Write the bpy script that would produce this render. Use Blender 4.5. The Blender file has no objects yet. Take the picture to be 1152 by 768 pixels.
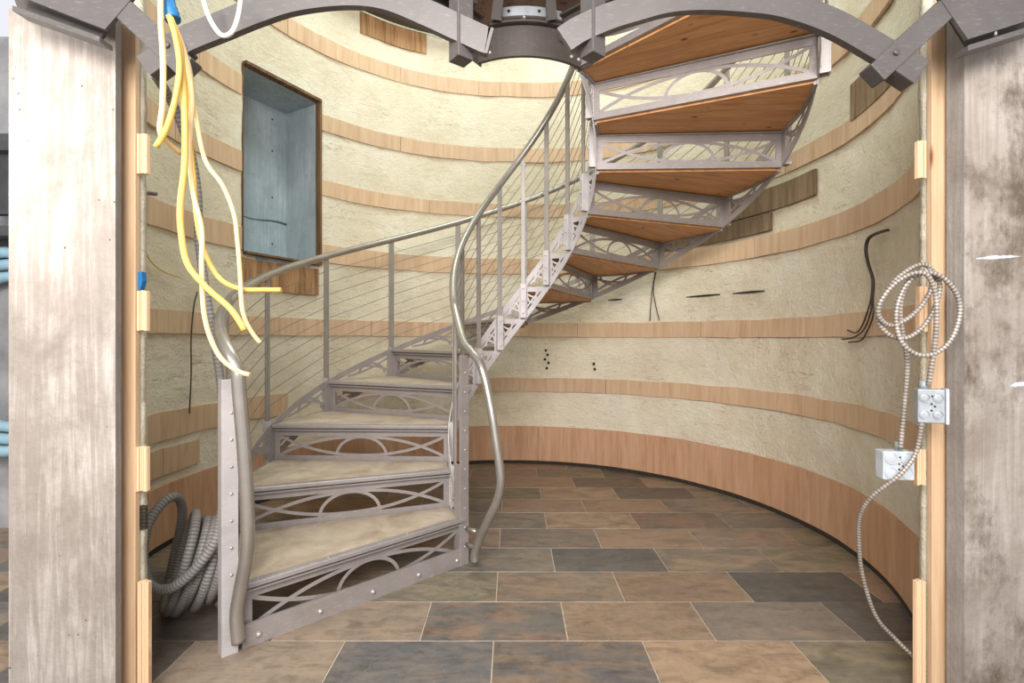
import bpy, bmesh, math, random
from mathutils import Vector, Matrix, noise
random.seed(7)
R = math.radians
scene = bpy.context.scene
COL = scene.collection
F, CXP, CYP, EYE = 561.0, 576.0, 383.0, 1.22     # focal length in pixels, principal point, eye height


def pt(u, v, Y):
    """place point seen at pixel (u, v) at distance Y in front of the eye"""
    return Vector(((u - CXP) / F * Y, Y, EYE - (v - CYP) / F * Y))


# ------------------------------------------------------------------ materials
def lin(c):
    o = []
    for x in c:
        x /= 255.0
        o.append(x / 12.92 if x <= 0.04045 else ((x + 0.055) / 1.055) ** 2.4)
    return (o[0], o[1], o[2], 1.0)


class Mat:
    def __init__(s, name, rough=0.6, metal=0.0, spec=0.5):
        s.m = bpy.data.materials.new(name)
        s.m.use_nodes = True
        s.nt = s.m.node_tree
        s.n = s.nt.nodes
        s.b = s.n['Principled BSDF']
        s.b.inputs['Roughness'].default_value = rough
        s.b.inputs['Metallic'].default_value = metal
        s.b.inputs['Specular IOR Level'].default_value = spec
        s._co = None

    def link(s, a, b):
        s.nt.links.new(a, b)

    def co(s, scale=(1, 1, 1), rot=(0, 0, 0)):
        t = s.n.new('ShaderNodeTexCoord')
        mp = s.n.new('ShaderNodeMapping')
        mp.inputs['Scale'].default_value = scale
        mp.inputs['Rotation'].default_value = rot
        s.link(t.outputs['Object'], mp.inputs['Vector'])
        return mp.outputs['Vector']

    def noise(s, vec, scale, detail=4, rough=0.6, dist=0.0):
        n = s.n.new('ShaderNodeTexNoise')
        n.inputs['Scale'].default_value = scale
        n.inputs['Detail'].default_value = detail
        n.inputs['Roughness'].default_value = rough
        n.inputs['Distortion'].default_value = dist
        s.link(vec, n.inputs['Vector'])
        return n.outputs['Fac']

    def voro(s, vec, scale, feature='F1'):
        n = s.n.new('ShaderNodeTexVoronoi')
        n.feature = feature
        n.inputs['Scale'].default_value = scale
        s.link(vec, n.inputs['Vector'])
        return n.outputs['Distance']

    def wave(s, vec, scale, dist=2.0, axis='X', detail=2):
        n = s.n.new('ShaderNodeTexWave')
        n.bands_direction = axis
        n.inputs['Scale'].default_value = scale
        n.inputs['Distortion'].default_value = dist
        n.inputs['Detail'].default_value = detail
        s.link(vec, n.inputs['Vector'])
        return n.outputs['Fac']

    def ramp(s, fac, stops):
        r = s.n.new('ShaderNodeValToRGB')
        e = r.color_ramp.elements
        while len(e) < len(stops):
            e.new(0.5)
        for i, (p, c) in enumerate(stops):
            e[i].position = p
            e[i].color = c if len(c) == 4 else lin(c)
        s.link(fac, r.inputs['Fac'])
        return r.outputs['Color']

    def mix(s, fac, a, b, mode='MIX'):
        n = s.n.new('ShaderNodeMix')
        n.data_type = 'RGBA'
        n.blend_type = mode
        for sock, val in ((n.inputs[0], fac), (n.inputs[6], a), (n.inputs[7], b)):
            if isinstance(val, (int, float)):
                sock.default_value = val
            elif isinstance(val, tuple):
                sock.default_value = val if len(val) == 4 else lin(val)
            else:
                s.link(val, sock)
        return n.outputs[2]

    def math(s, op, a, b=0.0):
        n = s.n.new('ShaderNodeMath')
        n.operation = op
        for i, val in enumerate((a, b)):
            if isinstance(val, (int, float)):
                n.inputs[i].default_value = val
            else:
                s.link(val, n.inputs[i])
        return n.outputs[0]

    def attr(s, name, out='Color'):
        n = s.n.new('ShaderNodeAttribute')
        n.attribute_name = name
        return n.outputs[out]

    def color(s, c):
        if isinstance(c, tuple):
            s.b.inputs['Base Color'].default_value = lin(c)
        else:
            s.link(c, s.b.inputs['Base Color'])
        return s

    def bump(s, h, strength=0.4, dist=0.01):
        n = s.n.new('ShaderNodeBump')
        n.inputs['Strength'].default_value = strength
        n.inputs['Distance'].default_value = dist
        s.link(h, n.inputs['Height'])
        s.link(n.outputs['Normal'], s.b.inputs['Normal'])
        return s


M = {}


def simple(key, c, rough=0.6, metal=0.0, var=0.12, scale=8, bump=0.0, spec=0.5):
    m = Mat(key, rough, metal, spec)
    v = m.co()
    n = m.noise(v, scale, 5)
    d = tuple(max(0, int(x * (1 - var))) for x in c)
    l = tuple(min(255, int(x * (1 + var * 0.6))) for x in c)
    m.color(m.ramp(n, [(0.3, d), (0.7, l)]))
    if bump:
        m.bump(m.noise(v, scale * 6, 4), bump, 0.004)
    M[key] = m.m
    return m.m


# spray foam
m = Mat('spray_foam', 0.9, 0, 0.15)
v = m.co()
big = m.noise(v, 1.5, 5, 0.65)
fine = m.noise(v, 55, 6, 0.75)
mid = m.noise(m.co((1, 1, 1.6)), 14, 6, 0.72, 0.15)
c = m.ramp(big, [(0.3, (219, 206, 179)), (0.5, (231, 221, 198)), (0.72, (240, 234, 216))])
c = m.mix(m.ramp(mid, [(0.34, (130, 130, 130)), (0.50, (0, 0, 0))]), c, (204, 184, 144))
c = m.mix(m.ramp(fine, [(0.34, (130, 130, 130)), (0.46, (0, 0, 0))]), c, (186, 166, 124))
vs = m.co((1.0, 1.0, 6.0))
crack = m.ramp(m.noise(vs, 1.5, 6, 0.6, 0.3), [(0.490, (0, 0, 0)), (0.5, (220, 220, 220)), (0.510, (0, 0, 0))])
c = m.mix(m.math('MULTIPLY', crack, m.ramp(m.noise(v, 2.3, 2), [(0.5, (0, 0, 0)), (0.65, (255, 255, 255))])), c, (150, 128, 88))
m.color(c)
m.bump(m.math('ADD', m.math('MULTIPLY', fine, 0.7), mid), 0.8, 0.022)
M['foam'] = m.m


def plywood(key, base, dark, light, rough=0.65, attr=True, nails=False, zrot=0):
    m = Mat(key, rough, 0, 0.3)
    v = m.co((14, 14, 1.2))
    g = m.noise(v, 1.6, 7, 0.7, 0.5)
    c = m.ramp(g, [(0.32, dark), (0.5, base), (0.7, light)])
    b = m.noise(m.co((3, 3, 1.5)), 1.2, 4)
    c = m.mix(m.ramp(b, [(0.45, (0, 0, 0)), (0.8, (150, 150, 150))]), c, dark)
    if attr:
        c = m.mix(0.55, c, m.mix(1.0, c, m.attr('tint'), 'MULTIPLY'))
    m.color(c)
    m.bump(g, 0.15, 0.004)
    M[key] = m.m


plywood('strip_plywood', (204, 174, 143), (190, 157, 124), (214, 187, 158))
plywood('base_plywood', (194, 154, 122), (177, 136, 103), (206, 170, 139))
plywood('weathered_plywood', (128, 106, 82), (92, 74, 55), (152, 130, 104), 0.8)
plywood('raw_plywood', (164, 126, 90), (112, 80, 52), (194, 156, 114), 0.8)

# orange plywood underside of treads (grain runs along the tread) with knots
m = Mat('tread_plywood', 0.5, 0, 0.35)
v = m.co((2.0, 16, 4))
g = m.noise(v, 1.6, 6, 0.65, 1.2)
c = m.ramp(g, [(0.3, (172, 118, 72)), (0.5, (199, 144, 93)), (0.72, (216, 164, 112))])
k = m.voro(m.co((4.5, 9, 0.1)), 1.0)
c = m.mix(m.ramp(k, [(0.04, (255, 255, 255)), (0.11, (0, 0, 0))]), c, (92, 52, 26))
m.color(c)
M['tread_plywood'] = m.m

# dusty tread tops
m = Mat('dusty_tread', 0.8, 0, 0.2)
v = m.co()
c = m.ramp(m.noise(v, 5, 5, 0.65, 0.5), [(0.3, (152, 135, 115)), (0.55, (177, 161, 142)), (0.75, (197, 184, 166))])
c = m.mix(m.ramp(m.noise(m.co((1, 1, 1)), 60, 3), [(0.66, (0, 0, 0)), (0.72, (160, 160, 160))]), c, (120, 98, 74))
m.color(c)
m.bump(m.noise(v, 60, 4), 0.1, 0.003)
M['dusty_tread'] = m.m


def steel(key, c, rough, metal, dust=0.35, spec=0.5):
    m = Mat(key, rough, metal, spec)
    v = m.co()
    n = m.noise(v, 4, 6, 0.7, 0.6)
    d = tuple(int(x * 0.9) for x in c)
    col = m.ramp(n, [(0.35, d), (0.65, c)])
    s = m.noise(m.co((2, 2, 9)), 14, 5, 0.7)
    col = m.mix(m.math('MULTIPLY', m.ramp(s, [(0.56, (0, 0, 0)), (0.74, (255, 255, 255))]), dust), col, (214, 203, 192))
    m.color(col)
    m.bump(m.noise(v, 70, 3), 0.04, 0.002)
    M[key] = m.m


steel('stair_steel', (156, 148, 145), 0.42, 0.2, 0.4)
steel('post_steel', (152, 145, 138), 0.45, 0.2, 0.3)
steel('pale_steel', (192, 186, 185), 0.5, 0.1, 0.5)
steel('rail_steel', (172, 165, 156), 0.24, 0.62, 0.05)
steel('frame_steel', (92, 87, 85), 0.42, 0.15, 0.15)
steel('dark_steel', (84, 77, 72), 0.45, 0.15, 0.1)
steel('bolt_steel', (200, 196, 192), 0.35, 0.6, 0.1)
simple('cable_steel', (128, 118, 104), 0.4, 0.5)
simple('galvanised', (160, 166, 171), 0.45, 0.25, 0.12, 26)
simple('box_white', (188, 194, 200), 0.5, 0.1, 0.08, 18)
simple('armor', (176, 168, 160), 0.4, 0.3, 0.1, 30)
simple('armor_dark', (122, 111, 100), 0.5, 0.2, 0.15, 30)
simple('yellow_sheath', (222, 182, 92), 0.5, 0, 0.06, 12)
simple('cream_sheath', (228, 200, 148), 0.5, 0, 0.06, 12)
simple('white_sheath', (230, 224, 214), 0.5, 0, 0.05, 12)
simple('blue_plastic', (24, 104, 160), 0.45, 0, 0.1, 20)
simple('pale_blue_plastic', (150, 186, 200), 0.4, 0, 0.08, 10)
simple('conduit_groove', (112, 107, 103), 0.6)
simple('conduit_grey', (142, 138, 135), 0.5, 0, 0.12, 14)
simple('black_wire', (58, 46, 42), 0.5, 0, 0.15, 20)
simple('copper', (176, 110, 60), 0.4, 0.7, 0.1, 20)
simple('niche_crack', (104, 112, 114), 0.9)
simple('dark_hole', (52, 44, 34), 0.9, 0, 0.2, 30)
simple('grout', (186, 172, 154), 0.9, 0, 0.1, 20)
simple('hall_wall', (150, 150, 150), 0.8, 0, 0.25, 3)
simple('hall_dark', (70, 70, 72), 0.8, 0, 0.3, 4)
simple('orange_plastic', (225, 110, 50), 0.5)
simple('ceiling_plaster', (190, 188, 180), 0.9)

# end-grain / plain softwood
m = Mat('softwood', 0.6, 0, 0.3)
v = m.co((14, 14, 0.9))
g = m.noise(v, 2.2, 5, 0.6, 0.6)
c = m.ramp(g, [(0.3, (186, 152, 116)), (0.5, (202, 170, 136)), (0.75, (213, 184, 152))])
k = m.voro(m.co((9, 9, 2.4)), 1.0)
c = m.mix(m.ramp(k, [(0.05, (255, 255, 255)), (0.13, (0, 0, 0))]), c, (128, 78, 44))
m.color(c)
M['softwood'] = m.m
m = Mat('block_wood', 0.6, 0, 0.3)
g = m.wave(m.co((1, 1, 0.4)), 40, 1.5, 'X')
m.color(m.ramp(g, [(0.0, (198, 152, 112)), (0.4, (226, 188, 150)), (1.0, (234, 200, 164))]))
M['block_wood'] = m.m

# concrete
def concrete(key, base, dark, light, blotch, blot_amt, grain=0.5, pits=True):
    m = Mat(key, 0.85, 0, 0.25)
    v = m.co()
    a = m.noise(v, 2.6, 6, 0.68, 0.3)
    c = m.ramp(a, [(0.3, dark), (0.5, base), (0.72, light)])
    gv = m.co((26, 26, 1.3))
    gr = m.noise(gv, 1.1, 6, 0.6, 1.6)
    c = m.mix(m.math('MULTIPLY', m.ramp(gr, [(0.46, (255, 255, 255)), (0.6, (0, 0, 0))]), grain), c, dark)
    bl = m.noise(m.co((1.6, 1.6, 1.0)), 2.2, 8, 0.78)
    c = m.mix(m.math('MULTIPLY', m.ramp(bl, [(0.47, (0, 0, 0)), (0.62, (255, 255, 255))]), blot_amt), c, blotch)
    h = m.math('ADD', m.math('MULTIPLY', gr, 0.7), m.noise(v, 50, 4))
    if pits:
        p = m.ramp(m.voro(v, 26), [(0.07, (255, 255, 255)), (0.12, (0, 0, 0))])
        gate = m.ramp(m.noise(v, 7, 2), [(0.55, (0, 0, 0)), (0.6, (255, 255, 255))])
        p = m.math('MULTIPLY', p, gate)
        c = m.mix(m.math('MULTIPLY', p, 0.75), c, (70, 62, 54))
        h = m.math('SUBTRACT', h, p)
    m.color(c)
    m.bump(h, 0.3, 0.008)
    M[key] = m.m


concrete('concrete_pale', (170, 162, 154), (134, 124, 115), (190, 183, 176), (112, 102, 92), 0.45, 0.6)
concrete('concrete_stained', (150, 141, 132), (116, 106, 96), (176, 168, 160), (84, 72, 60), 0.9, 0.3, False)
concrete('concrete_form', (150, 143, 137), (128, 120, 113), (166, 160, 154), (108, 98, 90), 0.3, 0.4, False)
concrete('concrete_niche', (178, 189, 194), (154, 166, 172), (196, 205, 208), (126, 137, 142), 0.35, 0.5)

# slate tile
m = Mat('slate_tile', 0.42, 0, 0.4)
v = m.co()
off = m.n.new('ShaderNodeVectorMath')
off.operation = 'ADD'
m.link(v, off.inputs[0])
m.link(m.attr('shift', 'Vector'), off.inputs[1])
ov = off.outputs[0]
mp = m.n.new('ShaderNodeMapping')
mp.inputs['Scale'].default_value = (1.0, 2.6, 1.0)
mp.inputs['Rotation'].default_value = (0, 0, 0.25)
m.link(ov, mp.inputs['Vector'])
sv = mp.outputs['Vector']
n1 = m.noise(sv, 2.6, 7, 0.62, 1.4)
n2 = m.noise(sv, 7, 6, 0.7, 0.8)
n3 = m.noise(ov, 1.7, 4, 0.6, 1.0)
base = m.attr('tile')
alt = m.attr('tile_alt')
n4 = m.noise(ov, 24, 6, 0.75, 0.4)
c = m.mix(m.ramp(n1, [(0.42, (0, 0, 0)), (0.56, (255, 255, 255))]), base, alt)
c = m.mix(m.ramp(n2, [(0.34, (200, 200, 200)), (0.52, (0, 0, 0))]), c, m.mix(1.0, c, (158, 156, 154), 'MULTIPLY'))
c = m.mix(m.ramp(n4, [(0.36, (150, 150, 150)), (0.5, (0, 0, 0))]), c, m.mix(1.0, c, (178, 176, 174), 'MULTIPLY'))
c = m.mix(m.ramp(n4, [(0.55, (0, 0, 0)), (0.72, (90, 90, 90))]), c, (190, 176, 160))
dustm = m.ramp(m.noise(m.co(), 1.1, 4, 0.6), [(0.4, (30, 30, 30)), (0.75, (110, 110, 110))])
c = m.mix(dustm, c, (182, 166, 148))
vein = m.ramp(m.noise(sv, 3.0, 4, 0.55, 2.2), [(0.488, (0, 0, 0)), (0.5, (150, 150, 150)), (0.512, (0, 0, 0))])
c = m.mix(m.math('MULTIPLY', vein, m.ramp(n3, [(0.48, (0, 0, 0)), (0.6, (255, 255, 255))])), c, (164, 120, 88))
scr = m.ramp(m.noise(mp.outputs['Vector'], 2.0, 2, 0.4, 0.5), [(0.4975, (0, 0, 0)), (0.5, (120, 120, 120)), (0.5025, (0, 0, 0))])
c = m.mix(m.math('MULTIPLY', scr, m.ramp(n3, [(0.40, (255, 255, 255)), (0.5, (0, 0, 0))])), c, (200, 190, 178))
m.color(c)
m.bump(m.math('ADD', n2, m.math('MULTIPLY', n4, 0.6)), 0.3, 0.004)
M['slate'] = m.m

# printed deck board seen from below
m = Mat('deck_board', 0.8, 0, 0.2)
v = m.co()
c = m.ramp(m.noise(v, 7, 5), [(0.3, (120, 96, 84)), (0.7, (150, 124, 110))])
bl = m.ramp(m.noise(m.co((1, 2.2, 1)), 9, 5, 0.7, 1.0), [(0.57, (0, 0, 0)), (0.63, (220, 220, 220))])
m.color(m.mix(bl, c, (58, 44, 38)))
M['deck_board'] = m.m

m = Mat('lamp_glow', 0.5)
m.color((255, 250, 240))
m.b.inputs['Emission Color'].default_value = (1, 0.96, 0.9, 1)
m.b.inputs['Emission Strength'].default_value = 12
M['lamp_glow'] = m.m


# ------------------------------------------------------------------ mesh building
class MB:
    def __init__(s):
        s.v, s.f, s.mi, s.sm, s.attrs = [], [], [], [], {}

    def add(s, verts, faces, mi=0, smooth=False):
        o = len(s.v)
        s.v += [tuple(p) for p in verts]
        for f in faces:
            s.f.append([i + o for i in f])
            s.mi.append(mi)
            s.sm.append(smooth)

    def box(s, c, size, rot=None, mi=0, bev=0.0):
        """box of full size about c; rot = Matrix 3x3"""
        hx, hy, hz = [d / 2 for d in size]
        rot = rot or Matrix.Identity(3)
        c = Vector(c)
        if bev <= 0:
            vs = [c + rot @ Vector((x * hx, y * hy, z * hz)) for z in (-1, 1) for y in (-1, 1) for x in (-1, 1)]
            s.add(vs, [(0, 2, 3, 1), (4, 5, 7, 6), (0, 1, 5, 4), (2, 6, 7, 3), (0, 4, 6, 2), (1, 3, 7, 5)], mi)
        else:
            bm = bmesh.new()
            bmesh.ops.create_cube(bm, size=1)
            for q in bm.verts:
                q.co = Vector((q.co.x * size[0], q.co.y * size[1], q.co.z * size[2]))
            bmesh.ops.bevel(bm, geom=bm.edges[:], offset=bev, segments=2, affect='EDGES', profile=0.5)
            bm.verts.index_update()
            s.add([c + rot @ q.co for q in bm.verts], [[q.index for q in f.verts] for f in bm.faces], mi)
            bm.free()

    def bar(s, a, b, w, h, up=(0, 0, 1), mi=0, bev=0.0):
        a, b = Vector(a), Vector(b)
        d = (b - a)
        L = d.length
        x = d.normalized()
        y = Vector(up).cross(x)
        if y.length < 1e-5:
            y = Vector((0, 1, 0)).cross(x)
        y.normalize()
        z = x.cross(y)
        rot = Matrix((x, y, z)).transposed()
        s.box((a + b) / 2, (L, w, h), rot, mi, bev)

    def prism(s, poly, d, mi=0, mi_top=None, mi_bot=None):
        """polygon of 3D points extruded by vector d"""
        d = Vector(d)
        n = len(poly)
        P = [Vector(p) for p in poly]
        o = len(s.v)
        s.v += [tuple(p) for p in P] + [tuple(p + d) for p in P]
        s.f.append([o + i for i in reversed(range(n))]); s.mi.append(mi if mi_bot is None else mi_bot); s.sm.append(False)
        s.f.append([o + n + i for i in range(n)]); s.mi.append(mi if mi_top is None else mi_top); s.sm.append(False)
        for i in range(n):
            j = (i + 1) % n
            s.f.append([o + i, o + j, o + n + j, o + n + i]); s.mi.append(mi); s.sm.append(False)

    def tube(s, path, r, seg=10, cap=True, mi=0, rfun=None, flat=1.0, flat_dir=None, stripe=0):
        P = [Vector(p) for p in path]
        n = len(P)
        t0 = (P[1] - P[0]).normalized()
        ref = Vector((0, 0, 1)) if abs(t0.z) < 0.9 else Vector((1, 0, 0))
        nrm = (ref - t0 * ref.dot(t0)).normalized()
        rings = []
        for i in range(n):
            t = (P[min(i + 1, n - 1)] - P[max(i - 1, 0)])
            t = t.normalized() if t.length > 1e-9 else t0
            nrm = nrm - t * nrm.dot(t)
            if nrm.length < 1e-6:
                nrm = t.orthogonal()
            nrm.normalize()
            bi = t.cross(nrm)
            rr = r if rfun is None else rfun(i, n)
            rings.append([P[i] + nrm * math.cos(2 * math.pi * k / seg) * rr + bi * math.sin(2 * math.pi * k / seg) * rr * flat for k in range(seg)])
        vs = [p for ring in rings for p in ring]
        fs = []
        for i in range(n - 1):
            for k in range(seg):
                k2 = (k + 1) % seg
                fs.append((i * seg + k, i * seg + k2, (i + 1) * seg + k2, (i + 1) * seg + k))
        s.add(vs, fs, mi, True)
        if stripe:
            o = len(s.mi) - len(fs)
            for q in range(len(fs)):
                if (q // seg) % stripe == 0: s.mi[o + q] = mi + 1
        if cap:
            o = len(s.v) - len(vs)
            s.f.append([o + k for k in reversed(range(seg))]); s.mi.append(mi); s.sm.append(False)
            s.f.append([o + (n - 1) * seg + k for k in range(seg)]); s.mi.append(mi); s.sm.append(False)

    def ribbon(s, pts, w, th, fmap, mi=0, closed=False):
        """strip of width w along 2D points (s,t), thickness th, mapped into space by fmap(s,t,depth)"""
        n = len(pts)
        s.rk = getattr(s, 'rk', 0) + 1
        e0 = 0.0004 * (s.rk % 9)
        P = [Vector((p[0], p[1])) for p in pts]
        L, Rr = [], []
        for i in range(n):
            a = P[(i - 1) % n] if (closed or i > 0) else P[i]
            b = P[(i + 1) % n] if (closed or i < n - 1) else P[i]
            d = (b - a).normalized()
            q = Vector((-d.y, d.x)) * (w / 2)
            L.append(P[i] + q)
            Rr.append(P[i] - q)
        vs = []
        for i in range(n):
            for (q, dd) in ((L[i], e0), (Rr[i], e0), (Rr[i], th - e0), (L[i], th - e0)):
                vs.append(fmap(q.x, q.y, dd))
        fs = []
        for i in range(n if closed else n - 1):
            a, b = i * 4, ((i + 1) % n) * 4
            for k in range(4):
                k2 = (k + 1) % 4
                fs.append((a + k, b + k, b + k2, a + k2))
        if not closed:
            fs.append((0, 1, 2, 3))
            e = (n - 1) * 4
            fs.append((e + 3, e + 2, e + 1, e))
        s.add(vs, fs, mi)

    def dome(s, c, nrm, r, h=None, mi=0, seg=8):
        """rounded bolt head"""
        c, nrm = Vector(c), Vector(nrm).normalized()
        h = h or r * 0.7
        a = nrm.orthogonal().normalized()
        b = nrm.cross(a)
        vs, fs = [], []
        for (rr, hh) in ((1, 0), (0.95, 0.5), (0.6, 0.9)):
            for k in range(seg):
                t = 2 * math.pi * k / seg
                vs.append(c + (a * math.cos(t) + b * math.sin(t)) * r * rr + nrm * h * hh)
        vs.append(c + nrm * h)
        for i in range(2):
            for k in range(seg):
                k2 = (k + 1) % seg
                fs.append((i * seg + k, i * seg + k2, (i + 1) * seg + k2, (i + 1) * seg + k))
        for k in range(seg):
            fs.append((2 * seg + k, 2 * seg + (k + 1) % seg, 3 * seg))
        s.add(vs, fs, mi, True)

    def build(s, name, mats, parent=None, loc=None):
        me = bpy.data.meshes.new(name)
        me.from_pydata(s.v, [], s.f)
        if not isinstance(mats, (list, tuple)):
            mats = [mats]
        for q in mats:
            me.materials.append(M[q])
        me.polygons.foreach_set('material_index', s.mi)
        me.polygons.foreach_set('use_smooth', s.sm)
        bm = bmesh.new()
        bm.from_mesh(me)
        bmesh.ops.recalc_face_normals(bm, faces=bm.faces[:])
        bm.to_mesh(me)
        bm.free()
        me.update()
        o = bpy.data.objects.new(name, me)
        COL.objects.link(o)
        if parent is not None:
            o.parent = parent
        if loc is not None:
            o.location = loc
        return o


def tag(o, label=None, cat=None, group=None, kind=None):
    if label: o['label'] = label
    if cat: o['category'] = cat
    if group: o['group'] = group
    if kind: o['kind'] = kind
    return o


def empty(name, loc=(0, 0, 0)):
    o = bpy.data.objects.new(name, None)
    COL.objects.link(o)
    o.location = loc
    o.empty_display_size = 0.1
    return o


def copy_part(o, parent, loc=None, rz=None):
    c = o.copy()
    COL.objects.link(c)
    c.parent = parent
    if loc is not None: c.location = loc
    if rz is not None: c.rotation_euler = (0, 0, rz)
    for ch in [q for q in bpy.data.objects if q.parent == o]:
        d = ch.copy()
        COL.objects.link(d)
        d.parent = c
    return c


def spline(pts, n=12):
    """Catmull-Rom through 3D points"""
    P = [Vector(p) for p in pts]
    P = [P[0] * 2 - P[1]] + P + [P[-1] * 2 - P[-2]]
    out = []
    for i in range(1, len(P) - 2):
        a, b, c, d = P[i - 1], P[i], P[i + 1], P[i + 2]
        for k in range(n):
            t = k / n
            out.append(0.5 * ((2 * b) + (c - a) * t + (2 * a - 5 * b + 4 * c - d) * t * t + (3 * b - a - 3 * c + d) * t ** 3))
    out.append(P[-2])
    return out


def resample(path, step):
    P = [Vector(p) for p in path]
    out = [P[0]]
    acc = 0.0
    for i in range(len(P) - 1):
        a, b = P[i], P[i + 1]
        L = (b - a).length
        if L < 1e-9: continue
        d = step - acc
        while d <= L:
            out.append(a.lerp(b, d / L))
            d += step
        acc = (acc + L) % step
    return out


# ------------------------------------------------------------------ the round silo
SC = Vector((-0.05, 2.96))
A0, A1 = -39.0, 222.5          # wall runs from the stud by the stained column, round the back, to the other stud


def srad(deg):
    """wall radius at an angle (degrees)"""
    if deg > 184:
        t = min(1.0, (deg - 184) / 19.0)
        return 2.0 - 0.20 * t * t * (3 - 2 * t)
    if deg < 0:
        return 2.0 - 0.06 * min(1.0, -deg / 40.0)
    return 2.0


def sp(deg, z, off=0.0):
    r = srad(deg) - off
    return Vector((SC.x + r * math.cos(R(deg)), SC.y + r * math.sin(R(deg)), z))


def on_wall(u, v, off=0.02):
    """point of the round wall met by the sight line through a pixel"""
    k = (u - CXP) / F
    best = None
    for i in range(4000, 1500, -1):
        Y = i / 1000 * 1.3
        x = k * Y
        d = Vector((x - SC.x, Y - SC.y))
        a = math.degrees(math.atan2(d.y, d.x))
        if a < -60: a += 360
        if d.length <= srad(a) - off:
            return pt(u, v, Y)
    return pt(u, v, 2.0)


def wang(u):
    p = on_wall(u, CYP, 0)
    a = math.degrees(math.atan2(p.y - SC.y, p.x - SC.x))
    return a + 360 if a < -60 else a


WIN_A = (141.6, 161.2)
WIN_Z = (1.87, 3.22)
TOPZ = 5.6


def slope(deg, z):
    c = max(0.0, math.cos(R(deg)))
    return z - 0.05 * c * (z - 0.9)


# wall surface
mb = MB()
na = 470
zs = [i * 0.026 for i in range(int(TOPZ / 0.026) + 1)]
idx = {}
fo = random.random() * 10
for i in range(na + 1):
    a = A0 + (A1 - A0) * i / na
    for j, z in enumerate(zs):
        base = sp(a, z, 0)
        p = Vector((base.x * 1.0, base.y, z))
        d = noise.noise(p * 2.3) * 0.012 + noise.noise(p * 7.0) * 0.006 + noise.noise(p * 21.0) * 0.003
        q = sp(a, z, -0.012 + d)
        idx[(i, j)] = len(mb.v)
        mb.v.append(tuple(q))
for i in range(na):
    am = A0 + (A1 - A0) * (i + 0.5) / na
    for j in range(len(zs) - 1):
        zm = (zs[j] + zs[j + 1]) / 2
        if WIN_A[0] < am < WIN_A[1] and WIN_Z[0] < zm < WIN_Z[1]:
            continue
        mb.f.append([idx[(i, j)], idx[(i, j + 1)], idx[(i + 1, j + 1)], idx[(i + 1, j)]])
        mb.mi.append(0)
        mb.sm.append(True)
wall = mb.build('wall_round', 'foam')
tag(wall, 'round shaft wall covered in rough pale yellow spray foam', 'wall', kind='structure')

# niche of the window opening
mb = MB()
p0, p1 = sp(WIN_A[1], 0), sp(WIN_A[0], 0)      # near (camera-left) side and far side
tang = (p1 - p0).normalized()
out = Vector((tang.y * -1, tang.x, 0))
if out.dot(Vector((p0.x - SC.x, p0.y - SC.y, 0))) < 0: out = -out
D = 0.40
z0, z1 = WIN_Z
a, b = p0 + out * 0.03 + tang * .004, p1 + out * 0.03 - tang * .004


def q(p, z): return Vector((p.x, p.y, z))


bo, ao = b + out * D, a + out * D
th = 0.06
mb.prism([q(bo, z0 - th), q(ao, z0 - th), q(ao, z1 + th), q(bo, z1 + th)], out * 0.08)                       # back
mb.prism([q(b, z0), q(bo, z0), q(bo, z1), q(b, z1)], tang * 0.05)                                            # far jamb
mb.prism([q(a, z0), q(ao, z0), q(ao, z1), q(a, z1)], -tang * 0.05)                                           # near jamb
mb.prism([q(a, z1), q(b, z1), q(bo, z1), q(ao, z1)], (0, 0, th))
mb.prism([q(a, z0), q(b, z0), q(bo, z0), q(ao, z0)], (0, 0, -th))
win = mb.build('window_1', 'concrete_niche')
tag(win, 'blind window recess of blue grey concrete in the round wall', 'window', kind='structure')
mb = MB()                                      # rough wooden edge of the recess
e = 0.022
mb.bar(q(b, z0) - out * .02, q(b, z1 + e) - out * .02, 0.05, e, up=tang)
mb.bar(q(a, z0) - out * .008, q(a, z1 + e) - out * .008, 0.03, .012, up=tang)
mb.bar(q(a, z1 + e / 2) - out * .03, q(b, z1 + e / 2) - out * .03, 0.06, e)
mb.bar(q(a, z0 - e / 2) - out * .03, q(b, z0 - e / 2) - out * .03, 0.06, e * .7)
mb.build('window_frame', 'raw_plywood', win)
mb = MB()
for zz in (2.05, 2.45, 2.85, 3.12):
    c0 = a.lerp(b, 0.80) + out * (D - 0.001)
    mb.dome(q(c0, zz), -out, 0.008, 0.002, seg=8)
mb.build('tie_hole', 'dark_hole', win)
mb = MB()
c0 = a + out * (D - .001)
mb.tube([q(c0.lerp(c0 + (b - a), t_), 2.24 + .012 * math.sin(t_ * 9)) for t_ in [k_ / 12 for k_ in range(13)]], .006, 6, rfun=lambda i, n: .003 + .009 * (i / n) ** 2)
mb.build('pour_joint', 'niche_crack', win)


# plywood strips --------------------------------------------------------------
def band(mbx, a0, a1, zlo, zhi, tint, off=0.004, th=0.02, tilt=True, jag=0.0):
    n = max(2, int(abs(a1 - a0) / 1.5))
    vs, fs = [], []
    for i in range(n + 1):
        a = a0 + (a1 - a0) * i / n
        sl = slope if tilt else (lambda A, Z: Z)
        j0 = noise.noise(Vector((a * .13, zlo, 3))) * jag
        j1 = noise.noise(Vector((a * .13, zhi, 9))) * jag
        for (z, o_) in ((zlo + j0, off), (zhi + j1, off), (zhi + j1, off - th), (zlo + j0, off - th)):
            vs.append(sp(a, sl(a, z), o_))
    for i in range(n):
        for k in range(4):
            k2 = (k + 1) % 4
            fs.append((i * 4 + k, (i + 1) * 4 + k, (i + 1) * 4 + k2, i * 4 + k2))
    fs.append((0, 1, 2, 3)); fs.append((n * 4 + 3, n * 4 + 2, n * 4 + 1, n * 4))
    mbx.add(vs, fs)
    return [tint] * len(vs)


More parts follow.
